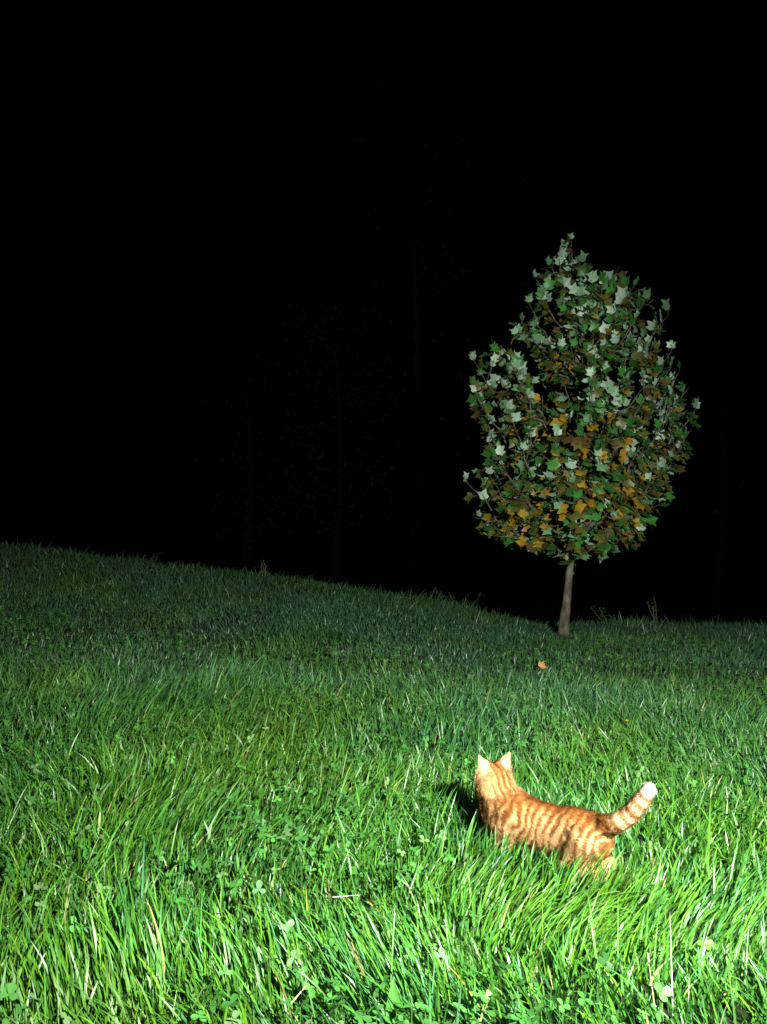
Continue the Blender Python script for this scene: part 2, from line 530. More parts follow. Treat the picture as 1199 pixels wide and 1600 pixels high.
def spline(pts, rad, n):
    pts = np.array(pts); rad = np.array(rad)
    d = np.concatenate(([0], np.cumsum(np.linalg.norm(np.diff(pts, axis=0), axis=1))))
    t = np.linspace(0, d[-1], n)
    P = np.stack([np.interp(t, d, pts[:, i]) for i in range(3)], -1)
    return P, np.interp(t, d, rad)


TP, TR = spline(TRUNK_PTS, TRUNK_R, 46)
TR = TR * (1 + 0.07 * (noise3(TP[:, 2] * 9, 1.0, 2.0, 81) - 0.5) * 2)
TP = TP + np.stack((0.006 * (noise3(TP[:, 2] * 5, 0, 0, 82) - .5), 0.006 * (noise3(TP[:, 2] * 5, 4, 0, 83) - .5), 0 * TP[:, 2]), -1)
tb = MB(); tb.tube(list(TP - TREE_B), list(TR), (0.3, 0.27, 0.2), 14)
trunk_me = tb.mesh('trunk')
_v = np.array(tb.v); _n = noise3(_v[:, 0] * 70, _v[:, 1] * 70, _v[:, 2] * 22, 84) - 0.5
_c = TP[np.clip(np.searchsorted(TP[:, 2] - TREE_B[2], _v[:, 2]), 0, len(TP) - 1)] - TREE_B
_d = _v - _c; _d[:, 2] = 0
trunk_me.vertices.foreach_set('co', (_v + _d * (_n[:, None] * 0.28)).astype(np.float32).ravel())
trunk = link('trunk', trunk_me, M_BARK, tree)
kb = MB()
for (px, py, r) in ((895, 896, 0.012), (888, 921, 0.009), (886, 968, 0.010)):
    p = at(px, py, TREE_D - 0.026) - TREE_B
    kb2 = MB()
    ring = [p + r * np.array((math.cos(a), -0.35 - 0.15 * math.cos(2 * a), 0.8 * math.sin(a))) for a in np.linspace(0, 6.283, 9)[:-1]]
    ring2 = [p + r * 0.45 * np.array((math.cos(a), -0.2, 0.8 * math.sin(a))) for a in np.linspace(0, 6.283, 9)[:-1]]
    back = [p + r * 1.5 * np.array((math.cos(a), 1.2, 0.8 * math.sin(a))) for a in np.linspace(0, 6.283, 9)[:-1]]
    fs = [(i, (i + 1) % 8, 8 + (i + 1) % 8, 8 + i) for i in range(8)] + [tuple(range(8, 16))] + [(16 + i, 16 + (i + 1) % 8, (i + 1) % 8, i) for i in range(8)]
    kb2.add(ring + ring2 + back, fs, (0.1, 0.09, 0.06))
    link('knot', kb2.mesh('knot'), M_BARK, trunk)


# leaf shapes: petiole base at the origin, blade along +y, upper side +z, blade about one unit long
def tulip_leaf_mesh(name, g, col, droop):
    half = [(0.0, 0.0), (0.17, -0.03), (0.36, 0.08), (0.53, 0.27), (0.37, 0.40), (0.36, 0.58), (0.44, 0.90), (0.20, 0.80)]
    half = [(x * (1 + g.normal(0, .06)), y + g.normal(0, .02)) for x, y in half]
    half[0] = (0, 0)
    fold = g.uniform(0.05, 0.45); bend = droop + g.normal(0, 0.12); twist = g.normal(0, 0.2)
    mid = [(0, 0.0), (0, 0.25), (0, 0.52), (0, 0.72)]
    pet = 0.42

    def shape(x, y):
        return (x * math.cos(fold * 0.7), pet + y - 0.10 * bend * y * y, abs(x) * fold - bend * y * y * 0.45 + twist * x * y + 0.04 * math.sin(9 * x + 5 * y))
    v = [shape(*m) for m in mid]
    f = []
    for sgn in (1, -1):
        b = len(v)
        v += [shape(sgn * x, y) for x, y in half[1:]]
        hs = [b + i for i in range(7)]          # 0:(.17) 1:(.36) 2:(.53) 3:(.37) 4:(.36) 5:(.44) 6:(.20)
        tri = [(0, hs[0], 1), (hs[0], hs[1], 1), (hs[1], hs[2], hs[3]), (hs[1], hs[3], 1), (hs[3], hs[4], 2), (hs[3], 2, 1), (hs[4], hs[5], hs[6]), (hs[4], hs[6], 2), (hs[6], 3, 2)]
        f += tri if sgn > 0 else [t[::-1] for t in tri]
    cols = [np.array(col) * g.uniform(0.85, 1.15) for _ in v]
    # petiole: a slim three-sided stalk
    b = len(v)
    for yy, zz, r in ((0.0, 0.0, 0.016), (pet + 0.02, 0.0, 0.011)):
        for k in range(3):
            a = k * 2.094
            v.append((r * math.cos(a), yy, zz + r * math.sin(a)))
            cols.append(np.array((0.20, 0.24, 0.08)))
    f += [(b + k, b + (k + 1) % 3, b + 3 + (k + 1) % 3, b + 3 + k) for k in range(3)]
    return np.array(v), f, np.array(cols)


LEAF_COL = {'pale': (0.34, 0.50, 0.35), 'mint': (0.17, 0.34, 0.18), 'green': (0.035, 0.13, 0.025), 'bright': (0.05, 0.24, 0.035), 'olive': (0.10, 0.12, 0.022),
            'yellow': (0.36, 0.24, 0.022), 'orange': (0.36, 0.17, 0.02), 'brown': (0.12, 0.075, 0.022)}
lg = np.random.default_rng(17)
LEAF_VAR = {}
for cname, c in LEAF_COL.items():
    LEAF_VAR[cname] = []
    for k in range(5):
        dr = {'pale': 0.15, 'mint': 0.2}.get(cname, 0.55)
        LEAF_VAR[cname].append(tulip_leaf_mesh('leaf', lg, c, dr) + ([None],))

leaves = []     # (matrix 3x3 scaled, position, colour name, variant)


def inside(p, grow=0.0):
    d = p[1]
    px = p[0] / d * F_PX + CX; py = CY - (p[2] - CAM_Z) / d * F_PX
    if py < 372 - grow or py > 878 + grow:
        return False
    if py < 432 and abs(px - 938) < 0.34 * (440 - py) + grow * 0.0:
        return False                    # the notch between the leader and the second shoot
    l_, r_ = np.interp(py, OUT_Y, OUT_L), np.interp(py, OUT_Y, OUT_R)
    return l_ - grow < px < r_ + grow


def place_leaf(base, tangent, outer, g):
    """outer 0..1: how far out on its shoot; the upper outer leaves stand erect, the lower and inner ones hang"""
    hrel = (base[2] - 0.5) / 2.2
    ax = base - np.array((TRUNK_PTS[8][0], TREE_D, base[2])); ax[2] = 0
    rad = np.linalg.norm(ax) + 1e-6; out = ax / rad
    rnd = g.normal(0, 1, 3); rnd /= np.linalg.norm(rnd)
    shell = np.clip(rad / 0.75, 0, 1)
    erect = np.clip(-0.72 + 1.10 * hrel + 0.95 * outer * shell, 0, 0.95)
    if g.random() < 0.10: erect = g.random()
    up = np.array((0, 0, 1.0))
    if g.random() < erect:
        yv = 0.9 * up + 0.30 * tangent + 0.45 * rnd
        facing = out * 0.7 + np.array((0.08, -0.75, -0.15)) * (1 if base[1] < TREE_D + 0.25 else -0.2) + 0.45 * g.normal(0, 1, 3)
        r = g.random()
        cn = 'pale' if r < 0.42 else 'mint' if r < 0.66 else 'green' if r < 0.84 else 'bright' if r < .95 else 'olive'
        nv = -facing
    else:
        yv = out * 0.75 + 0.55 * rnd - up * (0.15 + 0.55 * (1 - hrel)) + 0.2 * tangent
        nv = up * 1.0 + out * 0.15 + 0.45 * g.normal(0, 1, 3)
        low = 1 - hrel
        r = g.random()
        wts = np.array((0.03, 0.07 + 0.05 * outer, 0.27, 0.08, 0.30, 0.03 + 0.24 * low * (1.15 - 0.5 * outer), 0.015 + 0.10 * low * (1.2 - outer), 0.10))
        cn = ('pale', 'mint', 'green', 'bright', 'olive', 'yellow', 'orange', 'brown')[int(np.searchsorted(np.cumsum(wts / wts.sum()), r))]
    yv = yv / np.linalg.norm(yv)
    nv = nv - yv * np.dot(nv, yv)
    nv = nv / (np.linalg.norm(nv) + 1e-9)
    xv = np.cross(yv, nv)
    s = g.uniform(0.058, 0.098) * (0.9 + 0.2 * (1 - outer))
    if cn in ('pale', 'mint'): s *= g.uniform(0.82, 1.15)
    R = np.stack((xv, yv, nv), 1) * s
    tip = base + yv * s * 1.2
    if not inside(tip, g.uniform(-20, 17)) or not inside(base, 6) or tip[2] < TREE_B[2] + 0.42:
        return False
    if cn in ('yellow', 'orange') and not inside(tip, -22):
        cn = 'olive' if base[2] < 1.4 else 'mint'
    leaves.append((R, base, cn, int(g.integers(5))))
    return True


def trunk_at(z):
    k = np.clip(np.searchsorted(TP[:, 2], z), 1, len(TP) - 1)
    return TP[k], TR[k]


bg_ = np.random.default_rng(23)
tips = [(at(px, py, TREE_D + dy)) for px, py, dy in TIPS]
for q in ((893, 400, -.06), (884, 412, 0.04), (905, 415, 0.0), (915, 440, -.1), (878, 440, -.1), (900, 470, -.15), (930, 470, -.1), (890, 520, -.25), (920, 560, -.3), (880, 590, -.32), (905, 630, -.4)):
    tips.append(at(q[0], q[1], TREE_D + q[2]))
while len(tips) < 104:
    py = bg_.uniform(440, 850)
    l_, r_ = np.interp(py, OUT_Y, OUT_L), np.interp(py, OUT_Y, OUT_R)
    mid_, hw = (l_ + r_) / 2, (r_ - l_) / 2
    u = bg_.uniform(-0.9, 0.9)
    side = -1 if bg_.random() < 0.62 else 1
    dy = side * math.sqrt(max(0.02, 0.9 - u * u)) * hw / F_PX * TREE_D * bg_.uniform(0.25, 0.95)
    tips.append(at(mid_ + u * hw * 0.95, py, TREE_D + dy))
for ti, tip in enumerate(tips):
    r_h = math.hypot(tip[0] - TRUNK_PTS[8][0], tip[1] - TREE_D)
    z0 = max(at(0, 882, TREE_D)[2] + 0.02 + 0.25 * bg_.random() * (ti % 3 > 0), tip[2] - r_h * bg_.uniform(0.75, 1.25) - 0.12)
    z0 = min(z0, tip[2] - 0.05)
    if ti == 0: z0 = tip[2] - 0.25
    p0, r0 = trunk_at(z0)
    n = max(5, int(np.linalg.norm(tip - p0) / 0.07))
    pts, m = [], MB()
    wobble = bg_.normal(0, 0.018, (n + 1, 3))
    for i in range(n + 1):
        t = i / n
        q = p0 + (tip - p0) * t
        q[2] -= 0.16 * r_h * math.sin(math.pi * t) * (0.8 if tip[2] > 1.0 else 0.15)
        q = q + wobble[i] * math.sin(math.pi * t)
        pts.append(q)
    rb = min(r0 * 0.5, 0.0035 + 0.0065 * np.linalg.norm(tip - p0))
    rads = [rb * (1 - t) ** 0.8 + 0.0018 for t in np.linspace(0, 1, n + 1)]
    m.tube([p - TREE_B for p in pts], rads, (0.2, 0.18, 0.13), 6)
    length = np.linalg.norm(tip - p0)
    ls = 0.20 if length > 0.4 else 0.05
    t = ls
    while t < 1.0:
        i = min(int(t * n), n - 1); q = pts[i] + (pts[i + 1] - pts[i]) * (t * n - i)
        tg = pts[i + 1] - pts[i]; tg /= np.linalg.norm(tg)
        place_leaf(q, tg, t, bg_)
        if bg_.random() < 0.5: place_leaf(q, tg, t, bg_)
        # a side twig
        if 0.2 < t < 0.92 and bg_.random() < 0.62:
            dv = tg * 0.5 + bg_.normal(0, 0.6, 3) + np.array((0, 0, 0.25)); dv /= np.linalg.norm(dv)
            tl = bg_.uniform(0.10, 0.26)
            e = q + dv * tl
            if inside(e, -4):
                e2 = q + dv * tl * 0.5 + np.array((0, 0, -0.015))
                m.tube([q - TREE_B, e2 - TREE_B, e - TREE_B], [0.0045, 0.0032, 0.0016], (0.2, 0.18, 0.13), 5)
                for k in range(int(tl / 0.05) + 2):
                    w = min(1, 0.25 + 0.75 * k / (tl / 0.05 + 1))
                    place_leaf(q + (e - q) * w, dv, 0.3 + 0.6 * t, bg_)
        t += bg_.uniform(0.035, 0.075) / length
    for k in range(10 if ti == 0 else 3):
        place_leaf(pts[-1 - k // 5], (pts[-1] - pts[-2]) / np.linalg.norm(pts[-1] - pts[-2]), 1.0, bg_)
    br = link('branch', m.mesh('branch'), M_BARK, tree)

# the 300 leaves that show largest are objects of their own; the rest of the crown is one part
camp = np.array((0, 0, CAM_Z))
score = []
for R, b, cn, k in leaves:
    v = camp - b; v /= np.linalg.norm(v)
    nrm = R[:, 2] / np.linalg.norm(R[:, 2])
    score.append(abs(np.dot(v, nrm)) * np.dot(R[:, 1], R[:, 1]) * (1.0 - 0.9 * sstep(-0.25, 0.25, b[1] - TREE_D)))
order = np.argsort(-np.array(score))
big = set(order[:300].tolist())
print('leaves', len(leaves))
V, C, fl, tt_ = [], [], [], []
vo = 0
for i, (R, b, cn, k) in enumerate(leaves):
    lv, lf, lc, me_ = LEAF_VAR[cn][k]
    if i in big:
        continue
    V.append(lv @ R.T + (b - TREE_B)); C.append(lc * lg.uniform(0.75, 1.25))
    for f in lf:
        fl += [vo + j for j in f]; tt_.append(len(f))
    vo += len(lv)
crown = link('crown', mesh_np('crown', np.concatenate(V), fl, tt_, np.concatenate(C)), M_LEAF, tree)
crown['kind'] = 'stuff'
for i in sorted(big):
    R, b, cn, k = leaves[i]
    lv, lf, lc, me_ = LEAF_VAR[cn][k]
    if me_[0] is None:
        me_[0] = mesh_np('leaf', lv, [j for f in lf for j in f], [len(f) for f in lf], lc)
        me_[0].materials.append(M_LEAF)
    o = bpy.data.objects.new('leaf', me_[0])
    scene.collection.objects.link(o)
    o.parent = crown
    mtx = Matrix.Identity(4)
    for a in range(3):
        for c_ in range(3):
            mtx[a][c_] = R[a, c_]
        mtx[a][3] = b[a] - TREE_B[a]
    o.matrix_local = mtx


# ------------------------------------------------------------------ the cat
LEG = 0.019                                         # short kitten legs: the paws sit this high in the body's frame
CAT_Z = float(ground_z(*CAT_O)) - 0.004 - LEG
HEAD_C = np.array((0.141, -0.024, 0.198))          # in the cat's frame: forward, left, up
H_YAW = math.radians(108) - CAT_HEAD                # the head is turned to the cat's right, away from the camera
HF = np.array((math.cos(H_YAW), math.sin(H_YAW), 0.05)); HF /= np.linalg.norm(HF)
HL = np.array((-math.sin(H_YAW), math.cos(H_YAW), 0.0))
HU = np.cross(HF, HL)


def hp(f, l, u):
    return HEAD_C + f * HF + l * HL + u * HU


def to_local(w):
    d = np.asarray(w)[:2] - CAT_O
    return np.array((d @ CAT_F, d @ CAT_L, w[2] - CAT_Z))


TAIL = [np.array((-0.112, 0.0, 0.150)), to_local(at(958, 1287, 1.588)), to_local(at(980, 1275, 1.57)), to_local(at(998, 1256, 1.555)), to_local(at(1013, 1236, 1.545))]
TAIL_R = [0.024, 0.0190, 0.0172, 0.0155, 0.0125]


def smooth_chain(P, R_, n):
    # Catmull-Rom through the tail joints
    P = np.array(P); out, rad = [], []
    ext = np.concatenate(([2 * P[0] - P[1]], P, [2 * P[-1] - P[-2]]))
    m = len(P) - 1
    for t in np.linspace(0, m - 1e-6, n):
        i = int(t); u = t - i
        a, b, c, d = ext[i:i + 4]
        out.append(0.5 * (2 * b + (c - a) * u + (2 * a - 5 * b + 4 * c - d) * u * u + (3 * b - a - 3 * c + d) * u ** 3))
        rad.append(np.interp(t, np.arange(m + 1), R_))
    return out, rad


TAIL, TAIL_R = smooth_chain(TAIL, TAIL_R, 30)

H_ = 0.0023
lo = np.array((-0.27, -0.13, 0.004)); hi = np.array((0.235, 0.125, 0.285))
dims = np.ceil((hi - lo) / H_).astype(int)
gxs = [lo[i] + H_ * np.arange(dims[i]) for i in range(3)]
PX, PY, PZ = np.meshgrid(*[a.astype(np.float32) for a in gxs], indexing='ij')
SDF = np.full(PX.shape, 1.0, np.float32)


def smin(d, k):
    global SDF
    h = np.clip(0.5 + 0.5 * (SDF - d) / k, 0, 1)
    SDF = SDF * (1 - h) + d * h - k * h * (1 - h)


def ell(c, r, axes=None, k=0.02):
    dx, dy, dz = PX - c[0], PY - c[1], PZ - c[2]
    if axes is not None:
        dx, dy, dz = [dx * a[0] + dy * a[1] + dz * a[2] for a in axes]
    k0 = np.sqrt((dx / r[0]) ** 2 + (dy / r[1]) ** 2 + (dz / r[2]) ** 2)
    k1 = np.sqrt((dx / r[0] ** 2) ** 2 + (dy / r[1] ** 2) ** 2 + (dz / r[2] ** 2) ** 2) + 1e-6
    smin((k0 * (k0 - 1) / k1).astype(np.float32), k)


def cone(a, b, ra, rb, k=0.015):
    a = np.asarray(a, float); b = np.asarray(b, float); ab = b - a
    t = np.clip(((PX - a[0]) * ab[0] + (PY - a[1]) * ab[1] + (PZ - a[2]) * ab[2]) / (ab @ ab), 0, 1)
    d = np.sqrt((PX - a[0] - t * ab[0]) ** 2 + (PY - a[1] - t * ab[1]) ** 2 + (PZ - a[2] - t * ab[2]) ** 2) - (ra + t * (rb - ra))
    smin(d.astype(np.float32), k)


ell((0.082, 0, 0.122), (0.072, 0.046, 0.056), k=0.03)     # chest
ell((0.00, 0, 0.121), (0.10, 0.047, 0.052), k=0.03)       # barrel
ell((-0.085, 0, 0.124), (0.066, 0.046, 0.053), k=0.03)    # hips
cone((0.085, -0.002, 0.138), HEAD_C + np.array((-0.010, 0.006, -0.020)), 0.046, 0.040, 0.025)   # neck
cone((0.105, 0.004, 0.125), HEAD_C + np.array((0.0, 0.008, -0.028)), 0.044, 0.036, 0.02)
for s in (1, -1):
    cone((0.078, s * 0.026, 0.138), (0.094, s * 0.033, 0.082), 0.027, 0.018, 0.016)
    cone((0.094, s * 0.033, 0.082), (0.100, s * 0.031, 0.014 + LEG), 0.0155, 0.012, 0.012)
    ell((0.110, s * 0.031, 0.012 + LEG), (0.020, 0.0145, 0.012), k=0.01)
    cone((-0.098, s * 0.026, 0.122), (-0.072, s * 0.037, 0.078), 0.040, 0.022, 0.018)
    cone((-0.072, s * 0.037, 0.078), (-0.130, s * 0.037, 0.060), 0.019, 0.0125, 0.012)
    cone((-0.130, s * 0.037, 0.060), (-0.112, s * 0.036, 0.013 + LEG), 0.0120, 0.0115, 0.010)
    ell((-0.098, s * 0.036, 0.012 + LEG), (0.022, 0.0145, 0.012), k=0.01)
TD = np.full(PX.shape, 1.0)
for q, rr in zip(TAIL, TAIL_R):
    TD = np.minimum(TD, np.sqrt((PX - q[0]) ** 2 + (PY - q[1]) ** 2 + (PZ - q[2]) ** 2) - rr)
smin(TD.astype(np.float32), 0.014)
AX = (HF, HL, HU)
ell(HEAD_C, (0.044, 0.040, 0.034), AX, 0.016)
ell(hp(0.005, 0, -0.012), (0.036, 0.042, 0.024), AX, 0.012)       # cheeks
ell(hp(0.036, 0, -0.012), (0.022, 0.020, 0.015), AX, 0.010)       # muzzle
cone(hp(0.030, 0, 0.010), hp(0.050, 0, -0.005), 0.012, 0.007, 0.01)
for s in (1, -1):
    ell(hp(0.045, s * 0.008, -0.015), (0.010, 0.009, 0.008), AX, 0.006)
    tip = hp(0.0, s * (0.046 if s > 0 else 0.039), 0.061)
    EAR = np.full(PX.shape, 1.0)
    for w in np.linspace(0, 1, 9):
        q = hp(0.006 - 0.014 * math.sin(math.pi * w), s * (0.008 + 0.035 * w), 0.031 - 0.040 * w)
        ab = q - tip
        t_ = np.clip(((PX - tip[0]) * ab[0] + (PY - tip[1]) * ab[1] + (PZ - tip[2]) * ab[2]) / (ab @ ab), 0, 1)
        EAR = np.minimum(EAR, np.sqrt((PX - tip[0] - t_ * ab[0]) ** 2 + (PY - tip[1] - t_ * ab[1]) ** 2 + (PZ - tip[2] - t_ * ab[2]) ** 2) - (0.0013 + 0.0034 * t_))
    smin(EAR.astype(np.float32), 0.005)


def surface_nets(F, lo, h):
    S = F < 0
    nx_, ny_, nz_ = F.shape
    cnt = np.zeros((nx_ - 1, ny_ - 1, nz_ - 1), np.int16)
    for dx in (0, 1):
        for dy in (0, 1):
            for dz in (0, 1):
                cnt += S[dx:nx_ - 1 + dx, dy:ny_ - 1 + dy, dz:nz_ - 1 + dz]
    ci = np.argwhere((cnt > 0) & (cnt < 8))
    cid = np.full(cnt.shape, -1, np.int64); cid[tuple(ci.T)] = np.arange(len(ci))
    acc = np.zeros((len(ci), 3)); num = np.zeros(len(ci))
    corners = [(a, b, c) for a in (0, 1) for b in (0, 1) for c in (0, 1)]
    for c0 in corners:
        for ax_ in range(3):
            if c0[ax_]: continue
            c1 = list(c0); c1[ax_] = 1
            f0 = F[ci[:, 0] + c0[0], ci[:, 1] + c0[1], ci[:, 2] + c0[2]]
            f1 = F[ci[:, 0] + c1[0], ci[:, 1] + c1[1], ci[:, 2] + c1[2]]
            k = (f0 < 0) != (f1 < 0)
            t = np.where(k, f0 / (f0 - f1 + 1e-12), 0)
            p = np.array(c0, float)[None] + t[:, None] * (np.array(c1, float) - np.array(c0, float))[None]
            acc += p * k[:, None]; num += k
    verts = lo + h * (ci + acc / num[:, None])
    faces = []
    for ax_ in range(3):
        b_, c_ = (ax_ + 1) % 3, (ax_ + 2) % 3
        sl0 = [slice(None)] * 3; sl1 = [slice(None)] * 3
        sl0[ax_] = slice(0, -1); sl1[ax_] = slice(1, None)
        ch = S[tuple(sl0)] != S[tuple(sl1)]
        e = np.argwhere(ch)
        ok = (e[:, b_] > 0) & (e[:, c_] > 0) & (e[:, b_] < F.shape[b_] - 1) & (e[:, c_] < F.shape[c_] - 1)
        e = e[ok]
        ins = S[tuple(e.T)]
        q = []
        for db, dc in ((1, 1), (0, 1), (0, 0), (1, 0)):
            cc = e.copy(); cc[:, b_] -= db; cc[:, c_] -= dc
            q.append(cid[tuple(cc.T)])
        q = np.stack(q, -1)
        q[~ins] = q[~ins][:, ::-1]
        faces.append(q)
    return verts, np.concatenate(faces)


CV, CF = surface_nets(SDF, lo, H_)
# light smoothing
for _ in range(2):
    acc = np.zeros_like(CV); num = np.zeros(len(CV))
    for a in range(4):
        i0, i1 = CF[:, a], CF[:, (a + 1) % 4]
        np.add.at(acc, i0, CV[i1]); np.add.at(num, i0, 1); np.add.at(acc, i1, CV[i0]); np.add.at(num, i1, 1)
    CV = CV * 0.5 + 0.5 * acc / num[:, None]

TAIL_A = np.array(TAIL)
TAIL_D = np.concatenate(([0], np.cumsum(np.linalg.norm(np.diff(TAIL_A, axis=0), axis=1))))


def tail_param(P):
    best = np.full(len(P), 9.0); par = np.zeros(len(P)); tan = np.zeros_like(P)
    for i in range(len(TAIL) - 1):
        a, b = TAIL_A[i], TAIL_A[i + 1]; ab = b - a; L_ = np.linalg.norm(ab)
        t = np.clip((P - a) @ ab / (ab @ ab), 0, 1)
        d = np.linalg.norm(P - a - t[:, None] * ab, axis=1)
        k = d < best
        best = np.where(k, d, best); par = np.where(k, TAIL_D[i] + t * L_, par); tan[k] = ab / L_
    return best, par, tan


CREAM = np.array((0.60, 0.40, 0.18)); ORANGE = np.array((0.44, 0.195, 0.045)); RUST = np.array((0.22, 0.072, 0.016)); WHITE = np.array((0.58, 0.47, 0.33))


def mixc(a, b, t):
    return a + (b - a) * np.clip(t, 0, 1)[:, None]


def cat_colour(P):
    s, l, z = P[:, 0], P[:, 1], P[:, 2]
    n1 = noise3(s * 45, l * 45, z * 45, 91); n2 = noise3(s * 130, l * 130, z * 130, 92); n3 = noise3(s * 22, l * 22, z * 22, 93)
    # flank: broken, slanting mackerel stripes
    ph = (s * 0.95 + (z - 0.185) * 0.38 + 0.013 * (n3 - 0.5) * 2 + 0.010 * (n1 - .5)) / 0.0185
    st = 0.5 + 0.5 * np.sin(2 * math.pi * ph)
    brk = 0.6 * noise3(s * 30 + 9, l * 10, z * 42, 94) + 0.4 * noise3(s * 75, l * 40, z * 70, 96)
    stripe = sstep(0.40, 0.70, st + 1.5 * (brk - 0.5))
    base = mixc(np.repeat(CREAM[None], len(P), 0), ORANGE, 0.18 + 0.30 * (n3 - 0.4) + 0.85 * sstep(0.145, 0.178, z))
    base = mixc(base, WHITE, 0.8 * sstep(0.085, 0.05, z))
    col = mixc(base, RUST, 0.95 * stripe * (0.45 + 0.55 * sstep(0.07, 0.10, z)))
    dors = sstep(0.022, 0.006, np.abs(l + 0.002)) * sstep(0.15, 0.165, z)
    col = mixc(col, RUST, 0.35 * sstep(0.164, 0.176, z))
    col = mixc(col, RUST, 0.75 * dors * (0.6 + 0.6 * n1))
    # head
    d = P - HEAD_C
    hf, hl, hu = d @ HF, d @ HL, d @ HU
    ishead = sstep(0.085, 0.058, np.sqrt(hf ** 2 + (hl * 0.9) ** 2 + (hu * np.where(hu > 0, 0.7, 0.95)) ** 2)) * sstep(-0.040, -0.020, hu)
    lines = np.exp(-((np.abs(hl + 0.003 * (n1 - .5)) - 0.0) / 0.0042) ** 2) + np.exp(-((np.abs(hl) - 0.0135) / 0.0035) ** 2) + 0.7 * np.exp(-((np.abs(hl) - 0.025) / 0.003) ** 2) * sstep(0.02, -0.01, hu)
    hb = mixc(np.repeat(CREAM[None], len(P), 0), ORANGE, 0.35 + 0.5 * (n3 - 0.4) + 0.45 * sstep(0.022, 0.0, np.abs(hl)))
    hc = mixc(hb, RUST, 1.0 * lines * (0.5 + 0.9 * brk))
    # cheeks and ears are pale, the ear tips rusty
    hc = mixc(hc, CREAM * 1.12, 0.6 * sstep(0.028, 0.038, np.abs(hl)) * sstep(0.03, 0.0, hu))
    ear = sstep(0.026, 0.033, hu) * sstep(0.014, 0.019, np.abs(hl)) + sstep(0.008, 0.016, hu) * sstep(0.027, 0.033, np.abs(hl))
    hc = mixc(hc, np.array((0.50, 0.35, 0.185)), 0.8 * ear)
    hc = mixc(hc, ORANGE, 0.5 * sstep(0.054, 0.061, hu))
    col = mixc(col, hc, ishead)
    # tail: pale, rust bands, white tip
    td, tp_, tt2 = tail_param(P)
    T = TAIL_D[-1]
    istail = sstep(0.034, 0.022, td) * sstep(0.055, 0.065, tp_)
    tbnd = 0.5 + 0.5 * np.sin(2 * math.pi * (tp_ + 0.003 * n1) / 0.0225 + 0.9)
    tc = mixc(np.repeat(np.array((0.66, 0.47, 0.25))[None], len(P), 0), np.array((0.36, 0.15, 0.045)), sstep(0.50, 0.85, tbnd))
    tc = mixc(tc, WHITE, 0.45 * sstep(T - 0.07, T - 0.03, tp_) * (tbnd < 0.6))
    tc = mixc(tc, np.array((0.60, 0.56, 0.49)), sstep(T - 0.017, T - 0.010, tp_))
    col = mixc(col, tc, istail)
    return np.clip(col * (0.84 + 0.32 * n2)[:, None], 0.01, 0.95)


cat = empty('cat', (CAT_O[0], CAT_O[1], CAT_Z + LEG), CAT_HEAD)
tag(cat, 'young orange tabby cat walking away through the grass, ringed tail raised, white tail tip', 'cat')
body = link('body', mesh_np('body', CV, CF.ravel(), np.full(len(CF), 4), cat_colour(CV)), M_FUR, cat)

# fur: short groomed hairs over the whole skin
fg = np.random.default_rng(77)
T3 = np.concatenate((CF[:, [0, 1, 2]], CF[:, [0, 2, 3]]))
A_, B_, C_ = CV[T3[:, 0]], CV[T3[:, 1]], CV[T3[:, 2]]
nr = np.cross(B_ - A_, C_ - A_); ar = np.linalg.norm(nr, axis=1); fn = nr / (ar[:, None] + 1e-12)
vn = np.zeros_like(CV)
for k in range(3):
    np.add.at(vn, T3[:, k], nr)
vn /= np.linalg.norm(vn, axis=1)[:, None] + 1e-12
NH = 90000
pick = fg.choice(len(T3), NH, p=ar / ar.sum())
u, v = fg.random(NH), fg.random(NH)
k = u + v > 1; u[k] = 1 - u[k]; v[k] = 1 - v[k]
P = A_[pick] * (1 - u - v)[:, None] + B_[pick] * u[:, None] + C_[pick] * v[:, None]
N = vn[T3[pick, 0]] * (1 - u - v)[:, None] + vn[T3[pick, 1]] * u[:, None] + vn[T3[pick, 2]] * v[:, None]
N /= np.linalg.norm(N, axis=1)[:, None] + 1e-12
td, tpar, ttan = tail_param(P)
istail = (td < 0.026) & (tpar > 0.05)
dh = P - HEAD_C
ishead = (np.sqrt((dh @ HF) ** 2 + (dh @ HL) ** 2 * 0.8 + (dh @ HU) ** 2 * 0.5) < 0.058) & (dh @ HU > -0.03)
flow = np.repeat(np.array((-1.0, 0, -0.25))[None], NH, 0)
flow[P[:, 2] < 0.085] = (-0.25, 0, -1.0)
flow[istail] = ttan[istail]
flow[ishead] = -HF - 0.35 * HU
isear = ishead & (dh @ HU > 0.026) & (np.abs(dh @ HL) > 0.012)
flow[isear] = HU
flow = flow - N * np.sum(flow * N, axis=1)[:, None]
flow /= np.linalg.norm(flow, axis=1)[:, None] + 1e-9
clump = np.stack([noise3(P[:, 0] * 90, P[:, 1] * 90, P[:, 2] * 90, 95 + i) - 0.5 for i in range(3)], -1)
D = flow + N * 0.50 + clump * np.where(istail, 0.5, 0.9)[:, None] + fg.normal(0, 0.14, (NH, 3))
D /= np.linalg.norm(D, axis=1)[:, None]
Lh = np.where(istail, 0.013, np.where(isear, 0.0030, np.where(ishead, 0.0075, np.where(P[:, 2] < 0.06, 0.006, 0.0125)))) * fg.uniform(0.6, 1.2, NH)
wd = np.cross(D, N); wd /= np.linalg.norm(wd, axis=1)[:, None] + 1e-9
w0 = 0.00055 * fg.uniform(0.7, 1.3, NH)[:, None]
r0 = P - N * 0.0006
m1 = P + D * (Lh * 0.55)[:, None]
e1 = P + (D - N * 0.30) * Lh[:, None]
HV = np.stack((r0 - wd * w0, r0 + wd * w0, m1 + wd * w0 * 0.8, m1 - wd * w0 * 0.8, e1), 1).reshape(-1, 3)
